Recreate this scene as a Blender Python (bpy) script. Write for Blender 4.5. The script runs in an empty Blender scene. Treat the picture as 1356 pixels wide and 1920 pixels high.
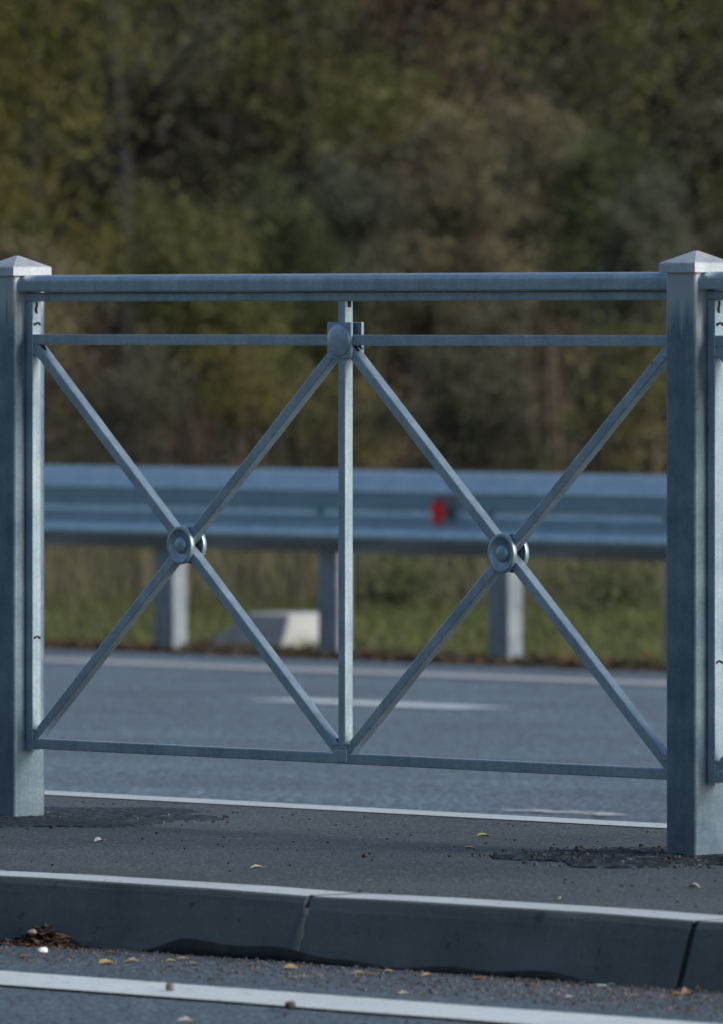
import bpy, bmesh, math, random
import numpy as np
from mathutils import Vector, Matrix

# ------------------------------------------------------------------ basics
# World axes: X runs along the railing (to the right, coming nearer), Y runs
# across the roads towards the wood, Z is up; z = 0 is the island's surface.
sc = bpy.context.scene
col = sc.collection
PI = math.pi
R = math.radians
TH = R(49.0)
CT, ST = math.cos(TH), math.sin(TH)
D0, H = 19.74, 0.975
CAM = Vector((D0 * ST, -D0 * CT, H))
FWD = Vector((-ST, CT, 0)); RGT = Vector((CT, ST, 0))
FPX, YH, XC = 19630.0, 600.0, 678.0
rng = np.random.default_rng(11)
random.seed(11)


def site(side, dist):
    """ground plan point: metres to the right of the lens axis, metres ahead"""
    p = CAM + RGT * side + FWD * dist
    return p.x, p.y


def at(px, py, dist):
    k = dist / FPX
    x, y = site((px - XC) * k, dist)
    return Vector((x, y, H - (py - YH) * k))


# ------------------------------------------------------------------ objects
def link(o, parent=None):
    col.objects.link(o)
    if parent is not None:
        o.parent = parent
    return o


def tag(o, label=None, cat=None, group=None, kind=None):
    if label: o['label'] = label
    if cat: o['category'] = cat
    if group: o['group'] = group
    if kind: o['kind'] = kind
    return o


def empty(name, loc=(0, 0, 0), rz=0):
    o = bpy.data.objects.new(name, None)
    o.empty_display_size = 0.1
    o.location = loc
    o.rotation_euler = (0, 0, rz)
    return link(o)


def children(o):
    return [c for c in bpy.data.objects if c.parent == o]


def copy_tree(o, parent=None):
    c = o.copy()
    link(c, parent)
    for ch in children(o):
        copy_tree(ch, c)
    return c


class MB:
    """collects shapes, links them as ONE mesh object"""
    def __init__(s):
        s.v, s.f, s.m, s.sm = [], [], [], []

    def add(s, verts, faces, mat=0, smooth=False):
        n = len(s.v)
        s.v += [tuple(p) for p in verts]
        s.f += [tuple(i + n for i in f) for f in faces]
        s.m += [mat] * len(faces)
        s.sm += [smooth] * len(faces)
        return s

    def loft(s, rings, closed=True, caps=True, mat=0, smooth=False):
        k = len(rings[0]); vs = [p for r in rings for p in r]; fs = []
        for a in range(len(rings) - 1):
            for i in range(k if closed else k - 1):
                j = (i + 1) % k
                fs.append((a * k + i, a * k + j, (a + 1) * k + j, (a + 1) * k + i))
        if caps and closed:
            fs.append(tuple(range(k - 1, -1, -1)))
            fs.append(tuple((len(rings) - 1) * k + i for i in range(k)))
        return s.add(vs, fs, mat, smooth)

    def box(s, x0, x1, y0, y1, z0, z1, mat=0):
        vs = [(x, y, z) for z in (z0, z1) for x, y in ((x0, y0), (x1, y0), (x1, y1), (x0, y1))]
        return s.add(vs, [(3, 2, 1, 0), (4, 5, 6, 7), (0, 1, 5, 4), (1, 2, 6, 5), (2, 3, 7, 6), (3, 0, 4, 7)], mat)

    def bar(s, p0, p1, side, w, h, r=0.003, seg=3, mat=0):
        """rounded rectangular tube: w along the vector side, h along the third axis"""
        p0, p1, side = Vector(p0), Vector(p1), Vector(side).normalized()
        ax = (p1 - p0).normalized(); up = side.cross(ax).normalized()
        prof = rrect(w, h, r, seg)
        return s.loft([[p + side * a + up * b for a, b in prof] for p in (p0, p1)], mat=mat)

    def tube(s, pts, radii, k=7, mat=0, smooth=True):
        rings = []
        for i, p in enumerate(pts):
            d = (pts[min(i + 1, len(pts) - 1)] - pts[max(i - 1, 0)]).normalized()
            a = d.orthogonal().normalized(); b = d.cross(a)
            if i:
                pa = prev - d * prev.dot(d)
                if pa.length > 1e-4:
                    a = pa.normalized(); b = d.cross(a)
            prev = a
            rings.append([p + (a * math.cos(2 * PI * j / k) + b * math.sin(2 * PI * j / k)) * radii[i] for j in range(k)])
        return s.loft(rings, mat=mat, smooth=smooth)

    def lathe_y(s, c, prof, k=48, mat=0, smooth=True):
        """turned about a Y axis through c; prof = (radius, y) pairs, first and last may be 0"""
        c = Vector(c)
        rings = [[c + Vector((r * math.cos(2 * PI * j / k), y, r * math.sin(2 * PI * j / k))) for j in range(k)]
                 for r, y in prof]
        return s.loft(rings, caps=False, mat=mat, smooth=smooth)

    def build(s, name, mats, parent=None, bevel=0, loc=None):
        me = bpy.data.meshes.new(name)
        me.from_pydata(s.v, [], s.f)
        if not isinstance(mats, (list, tuple)): mats = [mats]
        for m in mats: me.materials.append(m)
        me.polygons.foreach_set('material_index', s.m)
        me.polygons.foreach_set('use_smooth', s.sm)
        bm = bmesh.new(); bm.from_mesh(me)
        bmesh.ops.recalc_face_normals(bm, faces=bm.faces)
        if bevel:
            es = [e for e in bm.edges if e.is_manifold and e.calc_face_angle(0) > 0.6]
            bmesh.ops.bevel(bm, geom=es, offset=bevel, segments=2, profile=0.5, affect='EDGES')
        bm.to_mesh(me); bm.free(); me.update()
        o = bpy.data.objects.new(name, me)
        if loc is not None: o.location = loc
        return link(o, parent)


def rrect(w, h, r, seg=3):
    pts = []
    for cx, cy, a0 in ((w / 2 - r, h / 2 - r, 0), (-w / 2 + r, h / 2 - r, 90), (-w / 2 + r, -h / 2 + r, 180), (w / 2 - r, -h / 2 + r, 270)):
        for i in range(seg + 1):
            a = R(a0 + 90 * i / seg)
            pts.append((cx + r * math.cos(a), cy + r * math.sin(a)))
    return pts


# ------------------------------------------------------------------ materials
def new_mat(name):
    m = bpy.data.materials.new(name); m.use_nodes = True
    nt = m.node_tree; nt.nodes.clear()
    out = nt.nodes.new('ShaderNodeOutputMaterial')
    b = nt.nodes.new('ShaderNodeBsdfPrincipled')
    nt.links.new(b.outputs[0], out.inputs[0])
    return m, nt, b


def N(nt, typ, **kw):
    n = nt.nodes.new(typ)
    for k, v in kw.items():
        if k in ('operation', 'blend_type', 'data_type', 'feature', 'vector_type'): setattr(n, k, v)
        else: n.inputs[k].default_value = v
    return n


def noise(nt, scale, detail=4, rough=0.6, stretch=None, dist=0.0):
    tc = nt.nodes.new('ShaderNodeTexCoord')
    mp = nt.nodes.new('ShaderNodeMapping')
    if stretch: mp.inputs['Scale'].default_value = stretch
    nt.links.new(tc.outputs['Object'], mp.inputs[0])
    n = nt.nodes.new('ShaderNodeTexNoise')
    n.inputs['Scale'].default_value = scale; n.inputs['Detail'].default_value = detail
    n.inputs['Roughness'].default_value = rough; n.inputs['Distortion'].default_value = dist
    nt.links.new(mp.outputs[0], n.inputs['Vector'])
    return n.outputs['Fac']


def ramp(nt, fac, stops, interp='LINEAR'):
    r = nt.nodes.new('ShaderNodeValToRGB'); r.color_ramp.interpolation = interp
    e = r.color_ramp.elements
    while len(e) < len(stops): e.new(0.5)
    for el, (p, c) in zip(e, stops):
        el.position = p; el.color = (*c, 1) if len(c) == 3 else c
    nt.links.new(fac, r.inputs[0])
    return r.outputs['Color']


def mixc(nt, fac, a, b, blend='MIX'):
    m = nt.nodes.new('ShaderNodeMix'); m.data_type = 'RGBA'; m.blend_type = blend
    for sock, val in ((m.inputs[0], fac), (m.inputs[6], a), (m.inputs[7], b)):
        if hasattr(val, 'is_output'): nt.links.new(val, sock)
        elif isinstance(val, (int, float)): sock.default_value = val
        else: sock.default_value = (*val, 1)
    return m.outputs[2]


def bump(nt, b, h, strength, dist):
    n = nt.nodes.new('ShaderNodeBump')
    n.inputs['Strength'].default_value = strength; n.inputs['Distance'].default_value = dist
    nt.links.new(h, n.inputs['Height']); nt.links.new(n.outputs[0], b.inputs['Normal'])


def g3(v): return (v, v, v)


def metal(name, c0, c1, metallic=0.75, r0=0.38, r1=0.6, speck=None, drip=False):
    """weathered galvanised steel: cloudy zinc, fine spangle, vertical run marks"""
    m, nt, b = new_mat(name)
    a = noise(nt, 11, 6, 0.7)
    c = ramp(nt, a, [(0.36, c0), (0.64, c1)])
    sp = noise(nt, 170, 2, 0.5)
    c = mixc(nt, 0.5, c, ramp(nt, sp, [(0.36, g3(0.82)), (0.62, g3(1.04))]), 'MULTIPLY')
    st = noise(nt, 3, 4, 0.6, (18, 18, 0.9))
    c = mixc(nt, 0.55, c, ramp(nt, st, [(0.35, g3(0.72)), (0.62, g3(1.0))]), 'MULTIPLY')
    dk = noise(nt, 55, 2, 0.5)
    c = mixc(nt, ramp(nt, dk, [(0.75, g3(0)), (0.79, g3(0.8))]), c, (0.03, 0.035, 0.04))
    if drip:   # pale zinc runs under the cap
        tc = nt.nodes.new('ShaderNodeTexCoord'); sx = nt.nodes.new('ShaderNodeSeparateXYZ')
        nt.links.new(tc.outputs['Object'], sx.inputs[0])
        ln = noise(nt, 1.0, 5, 0.65, (62, 62, 1.6))
        ad = N(nt, 'ShaderNodeMath', operation='MULTIPLY_ADD'); ad.inputs[1].default_value = 0.24
        nt.links.new(ln, ad.inputs[0]); nt.links.new(sx.outputs['Z'], ad.inputs[2])
        k = ramp(nt, ad.outputs[0], [(0.0, g3(0)), (1.0, g3(1))])
        mr = nt.nodes.new('ShaderNodeMapRange')
        mr.inputs[1].default_value = 1.075; mr.inputs[2].default_value = 1.13
        nt.links.new(ad.outputs[0], mr.inputs[0])
        mm = N(nt, 'ShaderNodeMath', operation='MULTIPLY'); mm.inputs[1].default_value = 0.85
        nt.links.new(mr.outputs[0], mm.inputs[0])
        c = mixc(nt, mm.outputs[0], c, (0.40, 0.44, 0.46))
    nt.links.new(c, b.inputs['Base Color'])
    b.inputs['Metallic'].default_value = metallic
    rr = nt.nodes.new('ShaderNodeMapRange'); rr.inputs[3].default_value = r0; rr.inputs[4].default_value = r1
    nt.links.new(a, rr.inputs[0]); nt.links.new(rr.outputs[0], b.inputs['Roughness'])
    bump(nt, b, sp, 0.15, 0.0015)
    return m


def asphalt(name, base, grain=220, warm=0.0, rough=0.75, patch=0.25, speck=0.5, spec=0.4):
    m, nt, b = new_mat(name)
    bx = [x * (1 - patch) for x in base]; by = [x * (1 + patch) for x in base]
    c = ramp(nt, noise(nt, 1.1, 5, 0.6, dist=0.6), [(0.3, bx), (0.7, by)])
    fine = noise(nt, grain, 3, 0.6)
    c = mixc(nt, speck, c, ramp(nt, fine, [(0.36, g3(0.25)), (0.5, g3(0.9)), (0.64, g3(2.8))]), 'MULTIPLY')
    med = noise(nt, 26, 4, 0.7)
    c = mixc(nt, 0.6, c, ramp(nt, med, [(0.36, g3(0.6)), (0.64, g3(1.25))]), 'MULTIPLY')
    vor = nt.nodes.new('ShaderNodeTexVoronoi'); vor.inputs['Scale'].default_value = 60
    tc = nt.nodes.new('ShaderNodeTexCoord'); nt.links.new(tc.outputs['Object'], vor.inputs['Vector'])
    pick = N(nt, 'ShaderNodeMath', operation='GREATER_THAN'); pick.inputs[1].default_value = 0.88
    sxy = nt.nodes.new('ShaderNodeSeparateColor'); nt.links.new(vor.outputs['Color'], sxy.inputs[0])
    nt.links.new(sxy.outputs[0], pick.inputs[0])
    near = ramp(nt, vor.outputs['Distance'], [(0.25, g3(1)), (0.4, g3(0))])
    mk = N(nt, 'ShaderNodeMath', operation='MULTIPLY')
    nt.links.new(pick.outputs[0], mk.inputs[0]); nt.links.new(near, mk.inputs[1])
    c = mixc(nt, mk.outputs[0], c, [x * 2.8 for x in base])
    nt.links.new(c, b.inputs['Base Color'])
    b.inputs['Roughness'].default_value = rough
    b.inputs['Specular IOR Level'].default_value = spec
    bump(nt, b, fine, 0.6, 0.006)
    return m


def paint(name, base=(0.62, 0.68, 0.68), wear=(0.2, 0.21, 0.22), t0=0.60, t1=0.68, wscale=40):
    m, nt, b = new_mat(name)
    c = ramp(nt, noise(nt, 5, 4, 0.6), [(0.3, [x * 0.86 for x in base]), (0.7, base)])
    w = noise(nt, wscale, 5, 0.7)
    c = mixc(nt, ramp(nt, w, [(t0, g3(0)), (t1, g3(0.85))]), c, wear)
    f = noise(nt, 240, 2, 0.5)
    c = mixc(nt, 0.4, c, ramp(nt, f, [(0.35, g3(0.7)), (0.6, g3(1.0))]), 'MULTIPLY')
    nt.links.new(c, b.inputs['Base Color']); b.inputs['Roughness'].default_value = 0.8
    bump(nt, b, f, 0.3, 0.002)
    return m


def concrete(name, a, d, spots=(0.03, 0.035, 0.035), amount=0.66):
    m, nt, b = new_mat(name)
    c = ramp(nt, noise(nt, 3.5, 6, 0.65, dist=0.4), [(0.3, a), (0.7, d)])
    c = mixc(nt, 0.6, c, ramp(nt, noise(nt, 1.6, 4, 0.6, (1, 1, 9)), [(0.35, g3(0.7)), (0.65, g3(1.1))]), 'MULTIPLY')
    s_ = noise(nt, 24, 4, 0.6)
    c = mixc(nt, ramp(nt, s_, [(amount, g3(0)), (amount + 0.06, g3(0.7))]), c, spots)
    f = noise(nt, 200, 3, 0.6)
    c = mixc(nt, 0.5, c, ramp(nt, f, [(0.3, g3(0.7)), (0.65, g3(1.1))]), 'MULTIPLY')
    nt.links.new(c, b.inputs['Base Color']); b.inputs['Roughness'].default_value = 0.85
    bump(nt, b, f, 0.35, 0.003)
    return m


def leafmat(name, tones, rough=0.85, trans=0.3, gain=1.0):
    """one tone per leaf"""
    m, nt, b = new_mat(name)
    g = nt.nodes.new('ShaderNodeNewGeometry')
    tones = [[c * 0.9 + 0.1 * sum(t) / 3 for c in t] for t in tones]
    stops = [((i + 0.0) / max(1, len(tones) - 1), [c * gain for c in t]) for i, t in enumerate(tones)]
    c = ramp(nt, g.outputs['Random Per Island'], stops)
    big = noise(nt, 2.3, 3, 0.6)
    c = mixc(nt, 0.8, c, ramp(nt, big, [(0.3, g3(0.7)), (0.7, g3(1.25))]), 'MULTIPLY')
    nt.links.new(c, b.inputs['Base Color'])
    b.inputs['Roughness'].default_value = rough; b.inputs['Specular IOR Level'].default_value = 0.2
    if trans:
        out = [n for n in nt.nodes if n.type == 'OUTPUT_MATERIAL'][0]
        t = nt.nodes.new('ShaderNodeBsdfTranslucent'); nt.links.new(c, t.inputs[0])
        mx = nt.nodes.new('ShaderNodeMixShader'); mx.inputs[0].default_value = trans
        nt.links.new(b.outputs[0], mx.inputs[1]); nt.links.new(t.outputs[0], mx.inputs[2])
        nt.links.new(mx.outputs[0], out.inputs[0])
    return m


def plain(name, c, rough=0.7, metallic=0.0, var=0.3, scale=30):
    m, nt, b = new_mat(name)
    cc = ramp(nt, noise(nt, scale, 4, 0.6), [(0.3, [x * (1 - var) for x in c]), (0.7, [x * (1 + var) for x in c])])
    nt.links.new(cc, b.inputs['Base Color'])
    b.inputs['Roughness'].default_value = rough; b.inputs['Metallic'].default_value = metallic
    return m


M = {}
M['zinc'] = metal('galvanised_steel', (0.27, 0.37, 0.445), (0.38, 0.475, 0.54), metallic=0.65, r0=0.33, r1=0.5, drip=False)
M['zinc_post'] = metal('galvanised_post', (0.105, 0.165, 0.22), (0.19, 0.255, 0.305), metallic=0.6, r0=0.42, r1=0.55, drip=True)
M['zinc_cap'] = metal('galvanised_cap', (0.42, 0.46, 0.49), (0.54, 0.58, 0.6), metallic=0.4)
M['weld_gap'] = plain('dark_weld_gap', (0.007, 0.008, 0.010), 0.7)
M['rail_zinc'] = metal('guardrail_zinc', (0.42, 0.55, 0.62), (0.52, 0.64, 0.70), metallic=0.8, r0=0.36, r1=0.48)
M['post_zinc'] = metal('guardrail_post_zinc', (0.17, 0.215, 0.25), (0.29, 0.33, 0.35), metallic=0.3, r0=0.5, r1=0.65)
M['red'] = plain('red_reflective', (0.75, 0.02, 0.015), 0.4, 0, 0.2, 60)
M['dark_metal'] = plain('dark_bracket', (0.05, 0.06, 0.07), 0.5, 0.3)
M['road_near'] = asphalt('near_asphalt', (0.062, 0.085, 0.102), grain=150, speck=0.9)
M['road_far'] = asphalt('far_asphalt', (0.092, 0.122, 0.148), grain=60, patch=0.25, speck=0.9)
M['pave'] = asphalt('island_asphalt', (0.051, 0.064, 0.070), grain=150, patch=0.3, speck=0.9)
M['patch'] = asphalt('fresh_asphalt', (0.028, 0.034, 0.038), grain=60, patch=0.3, speck=1.0, spec=0.08)
M['line'] = paint('road_paint', t0=0.57, t1=0.68)
M['dash'] = paint('dash_paint', (0.62, 0.68, 0.70), t0=0.66, t1=0.74)
M['patch_old'] = asphalt('settled_asphalt', (0.024, 0.030, 0.035), grain=90, patch=0.3, speck=0.9, spec=0.2)
M['line_worn'] = paint('worn_road_paint', (0.42, 0.45, 0.46), t0=0.55, t1=0.7)
M['kerb_top'] = paint('kerb_top_pale', (0.50, 0.56, 0.57), (0.10, 0.12, 0.12), 0.58, 0.68, 45)  # kerb tops, paler than the kerb faces
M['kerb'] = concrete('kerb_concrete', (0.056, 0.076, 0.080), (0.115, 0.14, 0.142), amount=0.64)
M['mortar'] = concrete('mortar', (0.095, 0.112, 0.112), (0.15, 0.165, 0.16))
M['block'] = concrete('pale_concrete', (0.36, 0.37, 0.37), (0.5, 0.51, 0.5), amount=0.72)
M['gap_dark'] = plain('gap_dark', (0.020, 0.025, 0.027), 0.9)  # shade of the kerb-foot gap as near-black colour; also fills the open joint
M['gap_dark'].node_tree.nodes['Principled BSDF'].inputs['Specular IOR Level'].default_value = 0.1
M['debris'] = leafmat('heap_debris', [(0.05, 0.03, 0.02), (0.12, 0.06, 0.035), (0.06, 0.045, 0.035), (0.19, 0.11, 0.06), (0.09, 0.05, 0.03)], trans=0)
M['soil'] = plain('verge_soil', (0.055, 0.044, 0.032), 0.9, 0, 0.5, 9)
M['terrain'] = plain('wood_floor', (0.05, 0.045, 0.028), 0.9, 0, 0.5, 3)
M['bark'] = plain('bark', (0.013, 0.013, 0.014), 0.9, 0, 0.5, 12)
M['bark_pale'] = plain('pale_bark', (0.03, 0.03, 0.03), 0.9, 0, 0.4, 12)
M['twig'] = plain('twig', (0.07, 0.05, 0.035), 0.9, 0, 0.4, 12)
G_YEL = [(0.05, 0.052, 0.016), (0.085, 0.084, 0.018), (0.115, 0.10, 0.02), (0.07, 0.075, 0.02), (0.10, 0.07, 0.022)]
G_OLI = [(0.040, 0.045, 0.016), (0.075, 0.078, 0.026), (0.12, 0.115, 0.04), (0.06, 0.07, 0.028)]
G_GRN = [(0.030, 0.042, 0.018), (0.055, 0.072, 0.028), (0.085, 0.10, 0.042), (0.045, 0.058, 0.026)]
G_GRY = [(0.038, 0.044, 0.03), (0.075, 0.083, 0.055), (0.10, 0.108, 0.07), (0.05, 0.052, 0.036)]
G_TAN = [(0.06, 0.05, 0.03), (0.11, 0.098, 0.056), (0.14, 0.124, 0.072), (0.085, 0.08, 0.044)]
G_BRN = [(0.07, 0.052, 0.038), (0.10, 0.068, 0.046), (0.12, 0.08, 0.048), (0.08, 0.064, 0.044)]
G_DRK = [(0.055, 0.062, 0.042), (0.07, 0.076, 0.046), (0.085, 0.082, 0.05), (0.075, 0.064, 0.048)]
for k_, v_ in dict(yel=G_YEL, oli=G_OLI, grn=G_GRN, gry=G_GRY, tan=G_TAN, brn=G_BRN, drk=G_DRK).items():
    M[k_] = leafmat('leaf_' + dict(yel='yellow', oli='olive', grn='green', gry='grey_green', tan='tan', brn='brown', drk='dark')[k_], v_, gain=dict(drk=1.6, yel=1.9, oli=1.8, tan=1.8).get(k_, 1.65))
M['grass'] = leafmat('verge_grass', gain=1.35, tones=[(0.06, 0.085, 0.022), (0.10, 0.125, 0.035), (0.13, 0.13, 0.05), (0.08, 0.10, 0.03)])
M['weeds'] = leafmat('dry_weeds', gain=1.45, tones=[(0.085, 0.072, 0.045), (0.12, 0.105, 0.062), (0.085, 0.088, 0.04), (0.14, 0.118, 0.072), (0.07, 0.075, 0.034)])
M['litter'] = leafmat('leaf_litter', [(0.05, 0.038, 0.026), (0.08, 0.055, 0.033), (0.05, 0.044, 0.035), (0.19, 0.11, 0.05), (0.07, 0.056, 0.036)], trans=0)
M['grit'] = leafmat('grit', [(0.06, 0.05, 0.048), (0.13, 0.105, 0.098), (0.04, 0.036, 0.036), (0.2, 0.175, 0.16), (0.09, 0.072, 0.068)], trans=0)
M['crumb'] = leafmat('asphalt_crumb', [(0.02, 0.022, 0.025), (0.05, 0.055, 0.06), (0.03, 0.032, 0.036), (0.14, 0.15, 0.16)], trans=0)
M['leaf_yellow_dry'] = plain('dry_yellow_leaf', (0.30, 0.225, 0.10), 0.6, 0, 0.35, 60)
M['leaf_tan_dry'] = plain('dry_tan_leaf', (0.27, 0.22, 0.16), 0.6, 0, 0.35, 60)
M['leaf_pale_dry'] = plain('dry_pale_leaf', (0.38, 0.35, 0.30), 0.6, 0, 0.25, 60)
M['leaf_orange_dry'] = plain('dry_orange_leaf', (0.20, 0.12, 0.07), 0.6, 0, 0.35, 60)
M['leaf_brown_dry'] = plain('dry_brown_leaf', (0.10, 0.06, 0.035), 0.7, 0, 0.35, 60)
M['white'] = plain('white_plastic', (0.8, 0.82, 0.84), 0.4, 0, 0.08)
M['mint'] = plain('pale_green_plastic', (0.5, 0.72, 0.68), 0.4, 0, 0.1)
M['stone'] = plain('grey_stone', (0.16, 0.16, 0.15), 0.8, 0, 0.4, 80)
M['nut'] = plain('brown_nut', (0.05, 0.03, 0.02), 0.6, 0, 0.4, 80)

# ------------------------------------------------------------------ setting: roads, island, verge
SL = 0.0155
def road_z(y): return -0.11 - SL * (y - 0.8)
VY = 13.0                      # line of the guardrail posts
ZV = road_z(12.7)              # level of the verge beside them

def sheet(name, y0, y1, z0, z1, mat, x0=-90, x1=60, nx=1, label=None):
    b = MB()
    for i in range(nx):
        a, c = x0 + (x1 - x0) * i / nx, x0 + (x1 - x0) * (i + 1) / nx
        b.add([(a, y0, z0), (c, y0, z0), (c, y1, z1), (a, y1, z1)], [(0, 1, 2, 3)])
    return tag(b.build(name, mat), kind='structure')

sheet('ground', -1500, 1500, -0.75, -0.75, M['terrain'], -1500, 1500)
sheet('near_road', -14, -1.405, -0.11, -0.11, M['road_near'])
sheet('far_road', 0.70, 12.55, road_z(0.70), road_z(12.55), M['road_far'])
sheet('near_verge', -60, -14, -0.125, -0.125, M['terrain'])

# island: asphalt between two kerbs
b = MB(); b.box(-90, 60, -1.262, 0.642, -0.4, 0.0)
tag(b.build('pavement', M['pave']), kind='structure')

# verge behind the guardrail: gently uneven soil running back under the wood
nx, ny = 90, 60
vs, fs = [], []
for j in range(ny + 1):
    y = 12.5 + (120 - 12.5) * (j / ny) ** 2.2
    for i in range(nx + 1):
        x = -110 + 170 * i / nx
        bumpz = 0.05 * math.sin(x * 0.9 + y * 1.3) + 0.04 * math.sin(x * 2.1 - y * 0.7)
        w = min(1, max(0, (y - 13.6) / 2.0))
        vs.append((x, y, ZV - 0.005 - 0.03 * (j == 0) + w * (0.05 + bumpz * 0.6) + max(0, y - 20) * 0.004))
for j in range(ny):
    for i in range(nx):
        a = j * (nx + 1) + i
        fs.append((a, a + 1, a + nx + 2, a + nx + 1))
b = MB(); b.add(vs, fs, 0, True)
tag(b.build('verge', M['soil']), kind='structure')
def verge_z(y):
    return ZV - 0.005 + min(1, max(0, (y - 13.6) / 2.0)) * 0.05 + max(0, y - 20) * 0.004

# painted markings (4 mm proud sheets)
def marking(name, x0, x1, y0, y1, mat, far=True, ragged=0.006, step=0.25):
    b = MB(); n = max(1, int((x1 - x0) / step)); vs = []
    for i in range(n + 1):
        x = x0 + (x1 - x0) * i / n
        for y in (y0 + random.uniform(-ragged, ragged), y1 + random.uniform(-ragged, ragged)):
            vs.append((x, y, (road_z(y) if far else -0.11) + 0.004))
    b.add(vs, [(2 * i, 2 * i + 2, 2 * i + 3, 2 * i + 1) for i in range(n)])
    return tag(b.build(name, mat), kind='structure')

marking('near_edge_line', -40, 30, -2.215, -1.99, M['line'], far=False)
marking('far_edge_line', -60, 10, 11.18, 11.52, M['line_worn'])
marking('lane_dash', -10.32, -9.33, 8.48, 8.76, M['dash'], step=0.2)
# a scuffed length of edge line showing over the far kerb
b = MB()
for i in range(30):
    x = -2.84 + random.uniform(0, 0.4) ** 1.2; y = 2.91 + random.uniform(0, 0.12)
    l, w = random.uniform(0.015, 0.06), random.uniform(0.005, 0.018)
    z = road_z(y) + 0.004 + i * 0.00002
    b.add([(x - l, y, z), (x, y - w, road_z(y - w) + 0.004 + i * 0.00002), (x + l, y + random.uniform(-.01, .01), z), (x, y + w, z)], [(0, 1, 2, 3)])
tag(b.build('scuffed_line', M['line']), kind='structure')

# near kerb: three stones in view, each its own thing; plain runs beyond them
KPROF = [(-1.262, -0.16), (-1.262, 0.002), (-1.384, 0.002), (-1.390, -0.001), (-1.3955, -0.010), (-1.400, -0.022), (-1.445, -0.16)]
def kerb_mesh(x0, x1, wob=0.0):
    b = MB(); n = max(2, int((x1 - x0) / 0.2)); rings = []
    for i in range(n + 1):
        x = x0 + (x1 - x0) * i / n
        e = 0.004 if (i in (0, n)) else 0.0
        rings.append([(x + (e if i == 0 else -e) * 0, y + random.uniform(-wob, wob) * (0 < k < 6), z - (e if 0 < k < 6 else 0) * 0.6)
                      for k, (y, z) in enumerate(KPROF)])
    k = len(KPROF); vs = [p for r in rings for p in r]
    side, top = [], []
    for a in range(n):
        for i in range(k):
            j = (i + 1) % k
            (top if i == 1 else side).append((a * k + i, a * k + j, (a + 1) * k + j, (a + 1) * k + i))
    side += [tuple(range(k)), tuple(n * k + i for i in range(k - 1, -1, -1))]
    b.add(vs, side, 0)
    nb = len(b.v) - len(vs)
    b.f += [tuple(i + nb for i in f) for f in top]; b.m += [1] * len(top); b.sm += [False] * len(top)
    return b
JL, JR = 1.465, 2.425
GRP = 'kerb stones of the near kerb'
for x0, x1, lab in ((JL - 0.96, JL - 0.006, 'white-topped concrete kerb stone left of the mortared joint'),
                    (JL + 0.006, JR - 0.008, 'white-topped concrete kerb stone between the mortared joint and the open dark joint'),
                    (JR + 0.008, JR + 0.96, 'white-topped concrete kerb stone right of the open dark joint')):
    tag(kerb_mesh(x0, x1, 0.0012).build('kerb_stone', [M['kerb'], M['kerb_top']]), lab, 'kerb stone', GRP)
for x0, x1 in ((-90, JL - 0.966), (JR + 0.966, 60)):
    tag(kerb_mesh(x0, x1).build('near_kerb', [M['kerb'], M['kerb_top']]), kind='structure')
# mortar squeezed out of the filled joint
b = MB(); rings = []
for i in range(9):
    t = i / 8; z = -0.020 - 0.092 * t; w = 0.008 + 0.008 * (0.5 + 0.5 * math.sin(i * 2.1)) + 0.010 * t
    yy = -1.3995 - 0.0303 * t
    rings.append([(JL - w + 0.006 * math.sin(i), yy + 0.006, z), (JL - w * 0.3, yy - 0.0012, z), (JL + w * 0.5, yy - 0.001, z), (JL + w + 0.004 * math.sin(i * 1.7), yy + 0.006, z)])
b.loft(rings, smooth=True)
b.box(JL - 0.006, JL + 0.006, -1.385, -1.262, -0.1, 0.0012)
tag(b.build('joint_mortar', M['mortar']), 'pale mortar smeared down the joint in the kerb face', 'mortar')
b = MB(); b.loft([[(JR - 0.013, y, z), (JR + 0.013, y, z)] + [] for y, z in ((-1.380, -0.001), (-1.389, -0.006), (-1.396, -0.022), (-1.4265, -0.112))], closed=False)
b.box(JR - 0.012, JR + 0.012, -1.39, -1.262, -0.12, -0.004)
tag(b.build('joint_filling', M['gap_dark']), 'dark open joint filling between the two right kerb stones', 'joint filling')
# far kerb
b = MB()
b.loft([[(x, y, z) for y, z in ((0.642, -0.3), (0.642, 0.002), (0.766, 0.002), (0.775, -0.006), (0.782, -0.3))] for x in (-90, 60)])
k = b.build('far_kerb', [M['kerb'], M['kerb_top']])
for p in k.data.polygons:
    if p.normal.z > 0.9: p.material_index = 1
tag(k, kind='structure')

# wavy dark strip painting the shade of the gap along the kerb foot
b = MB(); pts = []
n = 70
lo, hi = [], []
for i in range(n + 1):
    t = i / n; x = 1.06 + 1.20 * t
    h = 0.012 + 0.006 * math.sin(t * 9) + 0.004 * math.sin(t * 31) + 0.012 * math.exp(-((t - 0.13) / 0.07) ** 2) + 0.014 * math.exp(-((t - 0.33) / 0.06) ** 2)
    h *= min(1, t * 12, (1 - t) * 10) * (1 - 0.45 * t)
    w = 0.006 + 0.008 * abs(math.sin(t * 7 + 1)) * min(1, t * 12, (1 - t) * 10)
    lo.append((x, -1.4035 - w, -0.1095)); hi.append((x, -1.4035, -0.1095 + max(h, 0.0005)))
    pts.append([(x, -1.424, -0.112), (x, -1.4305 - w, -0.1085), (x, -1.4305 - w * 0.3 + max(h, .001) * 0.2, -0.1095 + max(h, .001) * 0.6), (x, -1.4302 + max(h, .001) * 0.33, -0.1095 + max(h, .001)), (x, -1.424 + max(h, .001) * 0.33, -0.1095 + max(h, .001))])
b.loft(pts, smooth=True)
tag(b.build('gap_shade_strip', M['gap_dark']), 'wavy black strip painted as the shade of the gap at the kerb foot', 'gap shade strip')

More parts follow.
